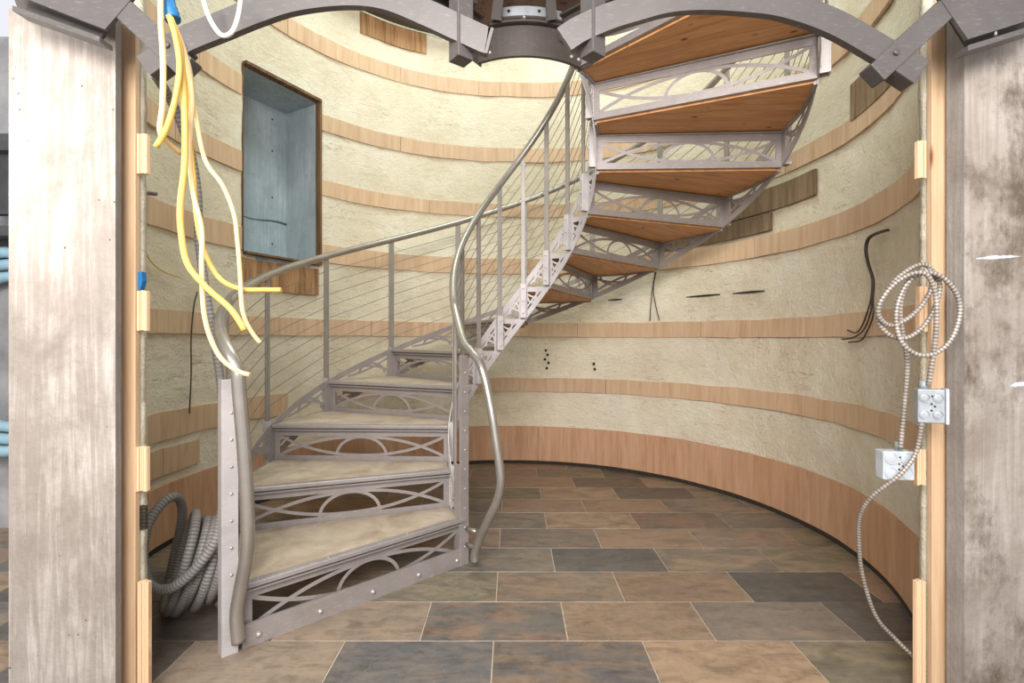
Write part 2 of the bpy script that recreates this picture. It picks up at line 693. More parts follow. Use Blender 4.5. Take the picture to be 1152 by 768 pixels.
def strip(name, label, pieces, mat='strip_plywood', off=0.004, group='plywood strips ringing the foam wall', jag=0.008, tilt=True, th=0.02):
    root = None
    if len(pieces) > 1:
        root = empty(name, sp((pieces[0][0] + pieces[-1][1]) / 2, pieces[0][2]))
        tag(root, label, 'plywood strip', group)
    for (a0, a1, zl, zh) in pieces:
        mbx = MB()
        t = random.uniform(0.86, 1.06)
        tints = band(mbx, a0, a1, zl, zh, (t, t * random.uniform(.97, 1.0), t * random.uniform(.94, 1.0), 1), off, jag=jag, tilt=tilt, th=th)
        o = mbx.build('plywood_piece' if root else name, mat, root)
        if root: o.matrix_parent_inverse = Matrix.Translation(-root.location)
        at = o.data.attributes.new('tint', 'FLOAT_COLOR', 'POINT')
        for i, t in enumerate(tints):
            at.data[i].color = t
        if not root: tag(o, label, 'plywood strip', group)
    return root or o


def cut(a0, a1, cuts, zl, zh):
    es = [a0] + [c for c in cuts if a0 < c < a1] + [a1]
    return [(es[i] + 0.06, es[i + 1] - 0.06, zl, zh) for i in range(len(es) - 1)]


strip('gap_shadow_strip', 'dark strip painted as the shadow in the gap between floor and base board', [(A0, A1, 0.002, 0.04)], 'dark_hole', .003, None, 0, False)  # near-black strip paints the shadow gap under the base board
wl, wr = WIN_A[1] + .3, WIN_A[0] - .3
strip('plywood_base_board', 'wide reddish plywood base board curving along the floor behind the stairs', cut(A0, A1, [0, 81, 150, 190], 0.035, 0.37), 'base_plywood', 0.008, tilt=False, jag=.003)
strip('plywood_strip', 'plywood strip next above the wide base board on the foam wall', cut(A0, 138, [10, 62, 100], 0.715, 0.85))
strip('plywood_strip', 'short low plywood strip behind the first baluster, above the conduit coil', cut(150, 222, [187], 0.635, 0.80), tilt=False, jag=.014, group='low plywood pieces behind the conduit coil')
strip('plywood_strip', 'lowest short plywood piece between base board and strip, above the conduit coil', cut(172, 196, [181], 0.43, 0.585), tilt=False, jag=.014, group='low plywood pieces behind the conduit coil')
strip('plywood_strip', 'plywood strip at eye height running behind the two hanging black wire pairs', cut(A0, A1, [-8, 36, 70, 95, 128, 160, 192], 1.262, 1.40))
GS = 'plywood strips stopping at the window recess'
for (zl, zh, c1, c2, l1, l2) in ((1.885, 2.035, [-14, 22, 64, 104], [185], 'long plywood strip from the window recess bottom corner round past the stair', 'short plywood strip from the window recess bottom corner to the cables'),
                                 (2.45, 2.58, [14, 58, 112], [178], 'long plywood strip starting halfway up the window recess, passing behind the stair', 'short plywood strip halfway up the window recess, behind the yellow cables'),
                                 (3.0, 3.135, [20, 88, 120], [172], 'long plywood strip starting near the window recess top, passing behind the stair', 'short plywood strip near the window recess top, under the arch tube')):
    strip('plywood_strip', l1, cut(A0, wr, c1, zl, zh), group=GS)
    strip('plywood_strip', l2, cut(wl, A1, c2, zl - .01, zh), group=GS)
strip('plywood_strip', 'highest full plywood strip, above the window recess and below the hub', cut(A0, A1, [30, 92, 98, 120, 150], 3.65, 3.79))
strip('plywood_board', 'orange brown plywood patch high on the wall under the dark overhead steel', cut(wang(480), wang(405), [wang(443)], 3.98, 4.17), 'raw_plywood', group='odd boards on the foam wall', tilt=False)
strip('plywood_board', 'splintered plywood board directly under the window recess', cut(WIN_A[0] + .5, WIN_A[1] + .5, [153], 1.60, 1.82), 'raw_plywood', 0.012, 'odd boards on the foam wall', .006, False)
strip('plywood_board', 'weathered grey brown board beside the upper stair treads, higher of two', cut(wang(918), wang(815), [], 2.15, 2.315), 'weathered_plywood', 0.010, 'odd boards on the foam wall', .004, False)
strip('plywood_board', 'weathered grey brown board beside the upper stair treads, lower of two', cut(wang(868), wang(745), [], 2.01, 2.14), 'weathered_plywood', 0.010, 'odd boards on the foam wall', .006, False)
strip('plywood_board', 'short dark grey board under the steel bracket near the stained column', cut(wang(1003), wang(958), [], 2.47, 2.68), 'weathered_plywood', 0.010, 'odd boards on the foam wall', .004, False)

# dark marks in the foam
for lab, lst in (('row of dark nail holes in the foam between the two middle strips', [(614, 394), (616, 399), (613, 404), (617, 408), (615, 414)]),
                 ('pair of dark pinholes in the foam beside the nail hole row', [(668, 409), (669, 415)])):
    root = empty('foam_holes', on_wall(*lst[0], 0.004))
    tag(root, lab, 'holes', 'dark holes and slits in the foam')
    for (u, v_) in lst:
        mb = MB()
        p = on_wall(u, v_, 0.004)
        mb.dome(p - root.location, (SC.x - p.x, SC.y - p.y, 0), 0.014, 0.006, seg=7)
        mb.build('hole', 'dark_hole', root)
for lab, (u0, u1, v0, v1) in (('longer dark slit in the foam under the weathered boards, beside hanging wires', (772, 810, 334, 331)),
                              ('shorter dark slit in the foam beyond the longer slit', (824, 860, 330, 327)),
                              ('faint short slit in the foam below the outer stair corner', (684, 700, 337.5, 336.5))):
    mb = MB()
    mb.tube([on_wall(u0 + (u1 - u0) * k / 6, v0 + (v1 - v0) * k / 6, 0.004) for k in range(7)], 0.009, 6, rfun=lambda i, n: 0.002 + 0.006 * math.sin(math.pi * (i + .3) / n))
    tag(mb.build('foam_slit', 'dark_hole'), lab, 'slit', 'dark holes and slits in the foam')

# ------------------------------------------------------------------ floor of slate tiles
ROW, TW = 0.3025, 0.6045
Y0 = 1.7245
BR = [((152, 126, 102), (112, 104, 92)), ((150, 122, 101), (130, 114, 98)), ((138, 124, 98), (112, 104, 86)), ((146, 122, 98), (154, 120, 95)), ((134, 118, 98), (106, 102, 94)), ((164, 136, 108), (136, 108, 84)), ((128, 120, 104), (156, 126, 98))]
DK = ((84, 82, 82), (98, 92, 88))
special = {}
for (r_, x, cc) in ((3, .5, DK), (2, 1.4, ((84, 80, 76), (72, 72, 72))), (0, -.37, ((92, 92, 94), (112, 104, 98))), (0, .2, ((96, 92, 90), (128, 106, 86))),
                    (1, -.08, ((136, 108, 88), (104, 98, 92))), (1, 1.7, ((90, 84, 76), (78, 78, 78))), (7, 1.1, ((86, 80, 74), (96, 86, 76))), (5, 1.1, ((104, 92, 80), (130, 100, 80))),
                    (8, .85, ((100, 88, 76), (110, 96, 80))), (9, 1.1, ((90, 86, 82), (100, 92, 84))), (4, .2, ((128, 108, 92), (108, 98, 90))),
                    (1, -1.58, ((80, 76, 72), (92, 84, 78))), (1, -2.1, ((80, 76, 72), (92, 84, 78))), (2, -1.9, ((96, 86, 78), (84, 78, 74))), (2, -1.4, ((90, 82, 74), (84, 78, 74))), (0, -1.6, ((104, 92, 82), (90, 84, 78))),
                    (0, .85, ((150, 122, 96), (168, 136, 106))), (0, -.98, ((152, 132, 110), (140, 122, 102))), (1, -.68, ((152, 130, 108), (140, 122, 102))), (1, .53, ((150, 122, 96), (136, 112, 90))), (1, 1.13, ((134, 118, 100), (118, 108, 96))),
                    (2, .2, ((142, 116, 92), (118, 104, 90))), (2, .8, ((146, 118, 92), (130, 108, 86)))):
    special[(r_, math.floor((x - (-.075 if r_ % 2 == 0 else .228)) / TW))] = cc
mb = MB()
tile_c, tile_a, tile_s = [], [], []
GX0, GX1 = -4.6, 3.0
mb.add([(GX0, -1.5, -0.003), (GX1, -1.5, -0.003), (GX1, 5.1, -0.003), (GX0, 5.1, -0.003)], [(0, 1, 2, 3)], 1)
tile_c += [(1, 1, 1, 1)] * 4; tile_a += [(1, 1, 1, 1)] * 4; tile_s += [(0, 0, 0)] * 4
g = 0.0022
rnd = random.Random(11)
for r_ in range(-10, 12):
    y0, y1 = Y0 + ROW * r_, Y0 + ROW * (r_ + 1)
    ph = -.075 if r_ % 2 == 0 else .228
    for k in range(-8, 6):
        x0, x1 = ph + TW * k, ph + TW * (k + 1)
        if x1 < GX0 or x0 > GX1: continue
        h = rnd.uniform(-.0004, .0004)
        bq = 0.0015
        o = len(mb.v)
        mb.add([(x0 + g, y0 + g, -.003), (x1 - g, y0 + g, -.003), (x1 - g, y1 - g, -.003), (x0 + g, y1 - g, -.003),
                (x0 + g + bq, y0 + g + bq, h), (x1 - g - bq, y0 + g + bq, h), (x1 - g - bq, y1 - g - bq, h), (x0 + g + bq, y1 - g - bq, h)],
               [(4, 5, 6, 7), (0, 1, 5, 4), (1, 2, 6, 5), (2, 3, 7, 6), (3, 0, 4, 7)], 0)
        ca, cb = special.get((r_, k)) or rnd.choice(BR)
        sh = (rnd.uniform(-20, 20), rnd.uniform(-20, 20), rnd.uniform(-9, 9))
        ca, cb = [tuple(int(.82 * x + .18 * sum(q) / 3) for x in q) for q in (ca, cb)]
        tile_c += [lin(ca)] * 8; tile_a += [lin(cb)] * 8; tile_s += [sh] * 8
fl = mb.build('floor', ['slate', 'grout'])
for nm, ty, dat in (('tile', 'FLOAT_COLOR', tile_c), ('tile_alt', 'FLOAT_COLOR', tile_a)):
    at = fl.data.attributes.new(nm, ty, 'POINT')
    for i, cc in enumerate(dat):
        at.data[i].color = cc
at = fl.data.attributes.new('shift', 'FLOAT_VECTOR', 'POINT')
for i, cc in enumerate(tile_s):
    at.data[i].vector = cc
tag(fl, 'floor of brown and dark slate tiles laid in staggered rows', 'floor', kind='structure')

# ------------------------------------------------------------------ the stair
SX, SY = 0.062, 3.03
RI, RO = 0.45, 1.537
TH1, DT, ZT1, DZ = 222.9, 22.5, 0.262, 0.222
NT = 13


def th(n): return TH1 - DT * (n - 1)
def tz(n): return ZT1 + DZ * (n - 1)


def pol(r, deg, z): return Vector((r * math.cos(R(deg)), r * math.sin(R(deg)), z))


stair = empty('spiral_staircase', (SX, SY, 0))
tag(stair, 'grey steel spiral staircase with plywood treads and looping handrails in the round shaft', 'staircase')


def half_curve(x0, y0, x1, y1, bulge, n=14):
    """parabola-like arc from (x0,y0) to (x1,y1), bulging sideways"""
    out = []
    dx, dy = x1 - x0, y1 - y0
    L = math.hypot(dx, dy)
    nx, ny = -dy / L, dx / L
    for i in range(n + 1):
        t = i / n
        b = bulge * 4 * t * (1 - t)
        out.append((x0 + dx * t + nx * b, y0 + dy * t + ny * b))
    return out


def riser_mesh():
    mb = MB()
    L = RO - RI
    T = 0.008
    f = lambda s_, t_, d_: Vector((RI + s_, -0.012 - d_, t_))
    zt, zb = -0.030, -0.236
    ot, ob = -0.076, -0.197
    W = 0.032
    mb.ribbon([(0, (zt + ot) / 2), (L, (zt + ot) / 2)], zt - ot, T, f)
    mb.ribbon([(0, (zb + ob) / 2), (L, (zb + ob) / 2)], ob - zb, T, f)
    mb.ribbon([(W / 2, ot), (W / 2, ob)], W, T, f)
    mb.ribbon([(L - W / 2, ot), (L - W / 2, ob)], W, T, f)
    a0, a1 = W, L - W
    c = L / 2
    r = (ot - ob)
    w = 0.017
    sg = 0.34 * L
    H = ot - ob
    # the two long shallow arcs crossing near each end
    def long_arc(sign):
        pts = []
        for i in range(33):
            x = a0 + (a1 - a0) * i / 32
            k = (x - c) / ((a1 - a0) / 2)
            y = (ot - 0.004 - H * 0.95 * abs(k) ** 2.2) if sign > 0 else (ob + 0.004 + H * 0.95 * abs(k) ** 2.2)
            pts.append((x, y))
        return pts
    mb.ribbon(long_arc(1), w, T * .8, f)
    mb.ribbon(long_arc(-1), w, T * .8, f)
    # half circle in the middle
    mb.ribbon([(c - 0.155 * math.cos(math.pi * i / 20), ob + (H - .004) * math.sin(math.pi * i / 20)) for i in range(21)], w, T * .8, f)
    # folded lip along the bottom edge
    mb.prism([f(0, zb, -.006), f(L, zb, -.006), f(L, zb, .012), f(0, zb, .012)], (0, 0, .006))
    return mb


def sector(mbx, r0, r1, d0, d1, z0_, z1_, n=8, mi=0, mi_top=None, mi_bot=None):
    poly = [pol(r1, d0 + (d1 - d0) * i / n, z0_) for i in range(n + 1)] + [pol(r0, d1 + (d0 - d1) * i / n, z0_) for i in range(n + 1)]
    mbx.prism(poly, (0, 0, z1_ - z0_), mi, mi_top, mi_bot)


def tread_parts():
    fr = MB()
    # nosing: two stepped bars with a dark groove between them
    fr.box(((RI + RO) / 2, 0.006, -0.012), (RO - RI, 0.046, 0.022), bev=.004)
    fr.box(((RI + RO) / 2, -0.004, -0.0275), (RO - RI, 0.012, 0.011))
    fr.box(((RI + RO) / 2, 0.002, -0.036), (RO - RI, 0.028, 0.008))
    sector(fr, RO - .012, RO, -0.3, -DT, -.034, -.002, 8)
    sector(fr, RI, RI + .012, -0.3, -DT, -.034, -.002, 6)
    fr.bar(pol(RI, -1.6, -.034), pol(RO, -1.0, -.034), .03, .006)
    for xx in (.06, .35, .75, 1.04):
        fr.dome((RI + xx, .006, -.001), (0, 0, 1), .007, .004)
    bd = MB()
    sector(bd, RI + .012, RO - .012, -0.4, -DT + .15, -.024, -.001, 10, 0, 1, 0)
    return fr, bd


fr, bd = tread_parts()
tread0 = fr.build('tread', 'stair_steel', stair, (0, 0, tz(1)))
bd.build('tread_board', ['tread_plywood', 'dusty_tread'], tread0)
tread0.rotation_euler = (0, 0, R(th(1)))
riser0 = riser_mesh().build('riser', 'stair_steel', stair, (0, 0, tz(1)))
riser0.rotation_euler = (0, 0, R(th(1)))
for n in range(2, NT + 1):
    if n < NT: copy_part(tread0, stair, (0, 0, tz(n)), R(th(n)))
    copy_part(riser0, stair, (0, 0, tz(n)), R(th(n)))
# kick plate of the first riser bolted to the floor
mb = MB()
cs, sn = math.cos(R(th(1))), math.sin(R(th(1)))
mb.box(((RI + RO) / 2, 0.004, .047), (RO - RI + .02, .010, .094))
kp = mb.build('kick_plate', 'stair_steel', stair)
kp.rotation_euler = (0, 0, R(th(1)))
for xx in (.05, .30, .55, .80, 1.04):
    mb = MB()
    mb.dome((RO - xx, .009, .036), (0, 1, 0), .012, .010)
    mb.build('bolt', 'bolt_steel', kp)


def stringer_mesh(r, border, w, T=0.008, ext=0.0, side=None):
    side = side or border
    mb = MB()
    a = R(DT)
    L = r * a
    def f(s_, t_, d_):
        ang = -s_ / r
        return Vector(((r + d_) * math.cos(ang), (r + d_) * math.sin(ang), t_))
    def line(p, q_, n=8): return [(p[0] + (q_[0] - p[0]) * i / n, p[1] + (q_[1] - p[1]) * i / n) for i in range(n + 1)]
    b2 = border / 2
    dd = b2 * math.hypot(1, DZ / L)
    mb.ribbon(line((0, -DZ + dd - ext), (L, dd - ext)), border, T, f)
    mb.ribbon(line((0, -dd + ext), (L, DZ - dd + ext)), border, T, f)
    h2 = side / 2
    mb.ribbon(line((h2, -DZ - ext + side * DZ / L), (h2, ext)), side, T, f)
    mb.ribbon(line((L - h2, -ext), (L - h2, DZ + ext - side * DZ / L)), side, T, f)
    mb.ribbon(line((0, -.018), (L, -.018)), .034, T, f)
    # arcs in the lower triangle and, turned about, in the upper one
    lo = [half_curve(0, -DZ * .85, .72 * L, -.02, .05 * L), half_curve(0, -.03, .62 * L, -DZ * .36, -.05 * L),
          [(.34 * L - .20 * L * math.cos(math.pi * i / 14), -.03 - DZ * .36 * math.sin(math.pi * i / 14)) for i in range(15)]]
    for c_ in lo:
        mb.ribbon(c_, w, T * .8, f)
        mb.ribbon([(L - x, -t) for x, t in c_], w, T * .8, f)
    return mb


inner0 = stringer_mesh(RI - .010, .033, .012, ext=.030, side=.030).build('inner_stringer_panel', 'pale_steel', stair, (0, 0, tz(1)))
inner0.rotation_euler = (0, 0, R(th(1)))
outer0 = stringer_mesh(RO, .040, .017, ext=.012, side=.06).build('outer_stringer_panel', 'stair_steel', stair, (0, 0, tz(1)))
outer0.rotation_euler = (0, 0, R(th(1)))
for n in range(2, NT):
    copy_part(inner0, stair, (0, 0, tz(n)), R(th(n)))
    copy_part(outer0, stair, (0, 0, tz(n)), R(th(n)))

# balusters
RPO, RPI, HR = 1.578, 0.418, 0.915


def baluster(r, width, thick, outside, zlo=-DZ + .0, zhi=HR - .02):
    mb = MB()
    mb.box((r, 0, (zlo + .02 + zhi) / 2), (thick, width, zhi - zlo - .02), bev=.002)
    o = mb.build('baluster', 'post_steel', stair)
    return o


def bracket(o, r, outside, wid=0.052):
    mb = MB()
    sgn = 1 if outside else -1
    rf = r + sgn * .012
    mb.box((rf, 0, -.10), (.008, wid, .235), bev=.002)
    mb.box((r - sgn * .012, wid / 2 - .004, -.10), (.040, .007, .235))
    mb.box((r - sgn * .012, -wid / 2 + .004, -.10), (.040, .007, .235))
    for zz in (-.185, -.10, -.015):
        mb.dome((rf + sgn * .004, 0, zz), (sgn, 0, 0), .0075, .006, mi=1)
        mb.dome((r - sgn * .030, wid / 2, zz), (0, 1, 0), .0065, .005, mi=1)
        mb.dome((r - sgn * .030, -wid / 2, zz), (0, -1, 0), .0065, .005, mi=1)
    return mb.build('bracket', ['pale_steel', 'bolt_steel'], o)


po = baluster(RPO, .046, .010, True); bracket(po, RPO, True)
pi_ = baluster(RPI, .030, .014, False); bracket(pi_, RPI, False, .04)
for n in range(2, NT + 1):
    for src in (po, pi_):
        if n == 2:
            src.location = (0, 0, tz(n)); src.rotation_euler = (0, 0, R(th(n)))
        else:
            copy_part(src, stair, (0, 0, tz(n)), R(th(n)))


# newels of the first riser
def newel(r, ztop, sgn):
    mb = MB()
    mb.box((r, 0.012, ztop / 2), (.058, .010, ztop), bev=.002)
    mb.box((r + sgn * .026, -.014, ztop / 2), (.007, .052, ztop))
    mb.box((r - sgn * .026, -.014, min(ztop, .55) / 2), (.007, .052, min(ztop, .55)))
    o = mb.build('newel', 'pale_steel' if sgn > 0 else 'stair_steel', stair)
    o.rotation_euler = (0, 0, R(th(1)))
    k = 0
    zz = .10
    while zz < ztop - .03:
        b3 = MB(); b3.dome((r - .004, .017, zz), (0, 1, 0), .0065, .005)
        b3.build('bolt', 'bolt_steel', o)
        zz += .105
    return o


newel(1.592, 1.07, 1)
newel(0.452, 1.14, -1)


# handrails
def rail_helix(r, n0, n1):
    out = []
    k = n0
    while k <= n1 + 1e-6:
        a = R(th(k))
        out.append(Vector((SX + r * math.cos(a), SY + r * math.sin(a), tz(k) + HR)))
        k += 0.25
    return out


S0 = Vector((SX, SY, 0))
vol = [pt(*p) for p in ((268, 722, 1.925), (266, 690, 1.925), (271, 659, 1.91), (277, 627, 1.885), (279, 596, 1.87), (277.6, 557, 1.87), (274, 498, 1.87), (269, 440, 1.87), (267, 418, 1.87), (259, 399, 1.89), (250, 380, 1.96), (248, 360, 2.15))]
mb = MB()
path = resample(spline(vol + rail_helix(RPO, 2, NT + 1.0), 10), 0.012)
mb.tube([p - S0 for p in path], .025, 16)
mb.build('handrail', 'rail_steel', stair)
# inner one: volute lies in the upright plane through the inner newel, square to the riser
nb = Vector((SX + .45 * math.cos(R(th(1))), SY + .45 * math.sin(R(th(1))), 0))
nr = Vector((math.cos(R(th(1))), math.sin(R(th(1))), 0))


def on_plane(u, v_):
    d = Vector(((u - CXP) / F, 1, -(v_ - CYP) / F))
    t = (nb.dot(nr)) / d.dot(nr)
    return Vector((0, 0, EYE)) + d * t


vol = [on_plane(*p) for p in ((534, 632), (534.5, 622), (540, 604), (549, 585), (558, 566), (563, 546), (562, 525), (557, 490), (552, 458), (545, 424), (539, 407), (529, 394), (521, 383))]
mb = MB()
path = resample(spline(vol + rail_helix(RPI, 2, NT), 10), 0.012)
mb.tube([p - S0 for p in path], .022, 16)
hr = mb.build('handrail', 'rail_steel', stair)
for v_ in (598, 616):
    b3 = MB()
    e_ = on_plane(536, v_) - S0
    s_ = on_plane(525, v_ - 4) - S0
    b3.tube([s_, e_], .011, 10)
    b3.build('rail_stub', 'rail_steel', hr)

# cables
for r in (RPO, RPI):
    for k in range(9):
        h = .10 + .088 * k
        pts = []
        n = 1 if r == RPO else 2
        if r == RPO:
            pts.append(pol(1.592, th(1), min(tz(1) + h + .02, 1.18)))
        for n in range(2, NT + 1):
            pts.append(pol(r, th(n), tz(n) + h))
        mb = MB()
        mb.tube(pts, .0022, 6)
        mb.build('cable', 'cable_steel', stair)

# ------------------------------------------------------------------ landing with the curved hub plate
land = empty('stair_landing', (SX, SY, 2.68))
tag(land, 'dark steel landing with curved hub plate and board deck at the stair top', 'landing')
L0 = Vector((SX, SY, 2.68))
AH0, AH1 = -121.0, -48.0
mb = MB()
sector(mb, .455, .475, AH0, AH1, 0.0, .155, 20)
mb.build('hub_plate', 'dark_steel', land)
mb = MB()
sector(mb, .44, .50, AH0 + 10, AH1 - 10, .160, .174, 20)
sector(mb, .445, .488, AH0 + 10, AH1 - 10, .186, .198, 20)
mb.build('hub_flange', 'dark_steel', land)
for aa in (-117.5, -112, -58, -52):
    b3 = MB(); b3.dome(pol(.475, aa, .035), (math.cos(R(aa)), math.sin(R(aa)), 0), .011, .009); b3.build('bolt', 'bolt_steel', land)
for aa in (-104, -90, -76):
    b3 = MB(); b3.dome(pol(.498, aa, .18), (math.cos(R(aa)), math.sin(R(aa)), 0), .010, .012); b3.build('bolt', 'bolt_steel', land)
mb = MB()
sector(mb, .44, .455, AH0 + 16, AH1 - 16, .20, .268, 16)
mb.build('hub_ring', 'box_white', land)
mb = MB()
for aa in (-100, -80):
    p = pol(.456, aa, .245); mb.dome(p, (math.cos(R(aa)), math.sin(R(aa)), 0), .009, .002)
mb.build('slot', 'dark_hole', land)
# ends of the hub plate: upright flanges
for aa in (AH0, AH1):
    mb = MB()
    mb.box((0, 0, 0), (.10, .008, .17))
    o = mb.build('end_flange', 'dark_steel', land)
    o.location = pol(.49, aa, .08); o.rotation_euler = (0, 0, R(aa))


def ibeam(a, b, h=.12, w=.07, t=.012):
    mb = MB()
    a, b = Vector(a), Vector(b)
    z = Vector((0, 0, h / 2 - t / 2))
    mb.bar(a + z, b + z, w, t)
    mb.bar(a - z, b - z, w, t)
    mb.bar(a, b, t, h - 2 * t)
    return mb


for (aa, ang, L) in ((-117, -134, 1.15), (-66, -42, 1.3)):
    p = pol(.50, aa, .15)
    ibeam(p, p + pol(L, ang, 0)).build('beam', 'dark_steel', land)
for (aa, ang, L) in ((-112, -140, 1.1), (-60, -37, 1.1)):
    p = pol(.66, aa, .205)
    ibeam(p, p + pol(L, ang, 0), .10, .06).build('beam', 'dark_steel', land)
for (aa, tw) in ((-106, .06), (-74, -.06)):
    mb = MB()
    p = pol(.515, aa, .17)
    mb.bar(p, p + Vector((tw * .5, -.10, .16)), .05, .03, up=(0, 1, 0))
    mb.build('strut', 'dark_steel', land)
mb = MB()
mb.prism([pol(.30, -135, .30), pol(1.35, -135, .30), pol(1.45, -90, .30), pol(1.35, -45, .30), pol(.30, -45, .30)], (0, 0, .03))
mb.build('deck', 'deck_board', land)

# curved steel up high at the back
mb = MB()
n = 20
poly = []
for i in range(n + 1):
    aa = 92 + 48 * i / n
    poly.append(sp(aa, 4.19, .10))
for i in range(n):
    mb.bar(poly[i], poly[i + 1], .10, .07)
ub = mb.build('upper_ring_beam', 'dark_steel')
tag(ub, 'curved dark steel beam high on the back wall glimpsed under the arch', 'beam')
mb = MB()
mb.bar(sp(103, 4.25, .06), sp(103, 3.95, .06), .035, .02)
mb.build('hanger', 'dark_steel', ub)

# ------------------------------------------------------------------ arched steel frame across the opening
YF = 1.52
DEP = .058
frame = empty('arched_steel_frame', (0, YF, 2.2))
tag(frame, 'grey steel frame of two tubular arches spanning overhead between the concrete columns', 'steel frame')
O = Vector((0, YF, 2.2))


def fp(u, v_, y=YF): return pt(u, v_, y) - O


def arch(lower, width):
    """rectangular tube following its lower edge (pixel points), width in metres"""
    c = spline([fp(u, v_) for u, v_ in lower], 8)
    mb = MB()
    vs, fs = [], []
    n = len(c)
    for i in range(n):
        t = (c[min(i + 1, n - 1)] - c[max(i - 1, 0)]).normalized()
        up = Vector((-t.z, 0, t.x))
        if up.z < 0: up = -up
        b = c[i]; tp = b + up * width
        for (p, y) in ((b, 0), (tp, 0), (tp, .024), (b, .024)):
            vs.append(p + Vector((0, y, 0)))
    for i in range(n - 1):
        for k in range(4):
            k2 = (k + 1) % 4
            fs.append((i * 4 + k, i * 4 + k2, (i + 1) * 4 + k2, (i + 1) * 4 + k))
    fs.append((0, 1, 2, 3)); fs.append((n * 4 - 1, n * 4 - 2, n * 4 - 3, n * 4 - 4))
    mb.add(vs, fs)
    return mb


la = arch([(190, 73), (214, 57), (253, 41), (295, 24), (334, 12), (386, 6), (430, 10), (475, 28), (501, 40), (538, 57), (548, 60)], .080).build('arch_tube', 'frame_steel', frame)
ra = arch([(643, 56), (660, 45), (690, 32), (719, 23), (753, 14), (790, 11), (835, 13), (880, 19), (932, 37), (982, 65), (1006, 79)], .080).build('arch_tube', 'frame_steel', frame)


def strut(u0, v0, u1, v1, w, y, dep=DEP, name='strut', mat='frame_steel'):
    mb = MB()
    a, b = fp(u0, v0, y), fp(u1, v1, y)
    mb.bar(a + Vector((0, dep / 2, 0)), b + Vector((0, dep / 2, 0)), dep, w, up=(b - a).normalized().cross(Vector((0, 1, 0))), bev=.004)
    return mb.build(name, mat, frame)


# crossing tubes of the two outer joints, running up to the column plates
strut(130, 2, 207, 74, .067, YF - .008)
strut(1078, -2, 988, 81, .064, YF - .008)
for (u, v_) in ((1009, 58), (187, 50)):
    mb = MB(); mb.dome(fp(u, v_, YF - .0125), (0, -1, 0), .010, .003)
    mb.build('weld_plug', 'dark_steel', frame)
# ends of the arch tubes beyond the crossings
strut(203, 43, 160, 74, .072, YF - .004, name='joint_block')
strut(1000, 55, 1038, 81, .083, YF - .004, name='joint_block')
# inner joints by the hub
for (u0, v0, u1, v1) in ((519, -12, 515, 60), (668, -12, 671, 56)):
    mb = MB()
    a, b = fp(u0, v0, YF - .01), fp(u1, v1, YF - .01)
    rot = Matrix.Rotation(R(38), 3, 'Z')
    mb.box((a + b) / 2 + Vector((0, .044, 0)), (.056, .056, (a - b).length), rot, bev=.003)
    mb.build('hanger_tube', 'frame_steel', frame)
for (pp) in ([(528, -14), (460, -40), (372, -30), (494, 26), (534, 46)],):
    pass
# plates over the columns: bottom channel and sloping face
def plate(poly, name, y0, dep, mat='frame_steel'):
    mb = MB()
    mb.prism([fp(u, v_, y0) for u, v_ in poly], (0, dep, 0))
    return mb.build(name, mat, frame)


plate([(18, -6), (118, 33), (150, -4), (170, -40), (18, -70)], 'gusset_plate', YF - .010, .012)
plate([(14, -6), (20, 10), (112, 45), (122, 30), (110, 20)], 'channel_web', YF + .03, .01, 'dark_steel')
plate([(14, 6), (112, 41), (112, 47), (14, 12)], 'channel_flange', YF - .005, .05)
plate([(1056, -4), (1089, 44), (1170, 19), (1190, -50), (1040, -50)], 'gusset_plate', YF - .010, .012)
plate([(1068, 18), (1090, 54), (1170, 29), (1170, 10), (1089, 38)], 'channel_web', YF + .03, .01, 'dark_steel')
plate([(1089, 51), (1170, 26), (1170, 32), (1089, 57)], 'channel_flange', YF - .005, .05)
mb = MB(); mb.tube([fp(1119, 30, YF + .0), fp(1120, 40, YF + .0)], .004, 8); mb.build('bolt', 'bolt_steel', frame)

# ------------------------------------------------------------------ concrete columns and studs
def column(name, poly, ztop, mat, label, edge_mi=None):
    mb = MB()
    P = [Vector((x, y, -0.0)) for x, y in poly]
    n = len(P)
    nz = 24
    mb.prism(P, (0, 0, ztop), 0)
    for i in range(len(mb.mi)):
        pass
    if edge_mi is not None:
        for k in edge_mi:
            mb.mi[2 + k] = 1
    o = mb.build(name, [mat, 'concrete_form'])
    return tag(o, label, 'column')


column('concrete_column', [(-1.635, 1.62), (-1.288, 1.62), (-1.294, 1.652), (-1.56, 1.99), (-1.66, 1.99)], 2.30, 'concrete_pale', 'pale board-marked concrete column beside the yellow cables, brightly lit at its top', [1])
column('concrete_column', [(1.469, 1.62), (2.30, 1.62), (2.30, 1.99), (1.66, 1.99), (1.466, 1.682)], 2.30, 'concrete_stained', 'blotchy stained concrete column beside the looped armored cable', [4])


col_r = [o for o in bpy.data.objects if o.name == 'concrete_column.001'][0]
for (u0, u1, v_, w_) in ((1098, 1152, 291, .016), (1136, 1160, 434, .020)):
    mb = MB()
    n = 14
    top, bot = [], []
    for k in range(n + 1):
        t = k / n
        p = pt(u0 + (u1 - u0) * t, v_ - 3 * t, 1.6195)
        h = w_ * math.sin(math.pi * min(1, t + .05)) * (.45 + .35 * noise.noise(Vector((t * 9, v_, 0))))
        top.append(p + Vector((0, 0, h))); bot.append(p - Vector((0, 0, h * .6)))
    mb.prism(top + bot[::-1], (0, .001, 0))
    mb.build('paint_smear', 'box_white', col_r)


def stud(name, poly, ztop, mat, label, cat, z=0.0, group=None):
    mb = MB()
    mb.prism([Vector((x, y, z)) for x, y in poly], (0, 0, ztop - z))
    return tag(mb.build(name, mat), label, cat, group)


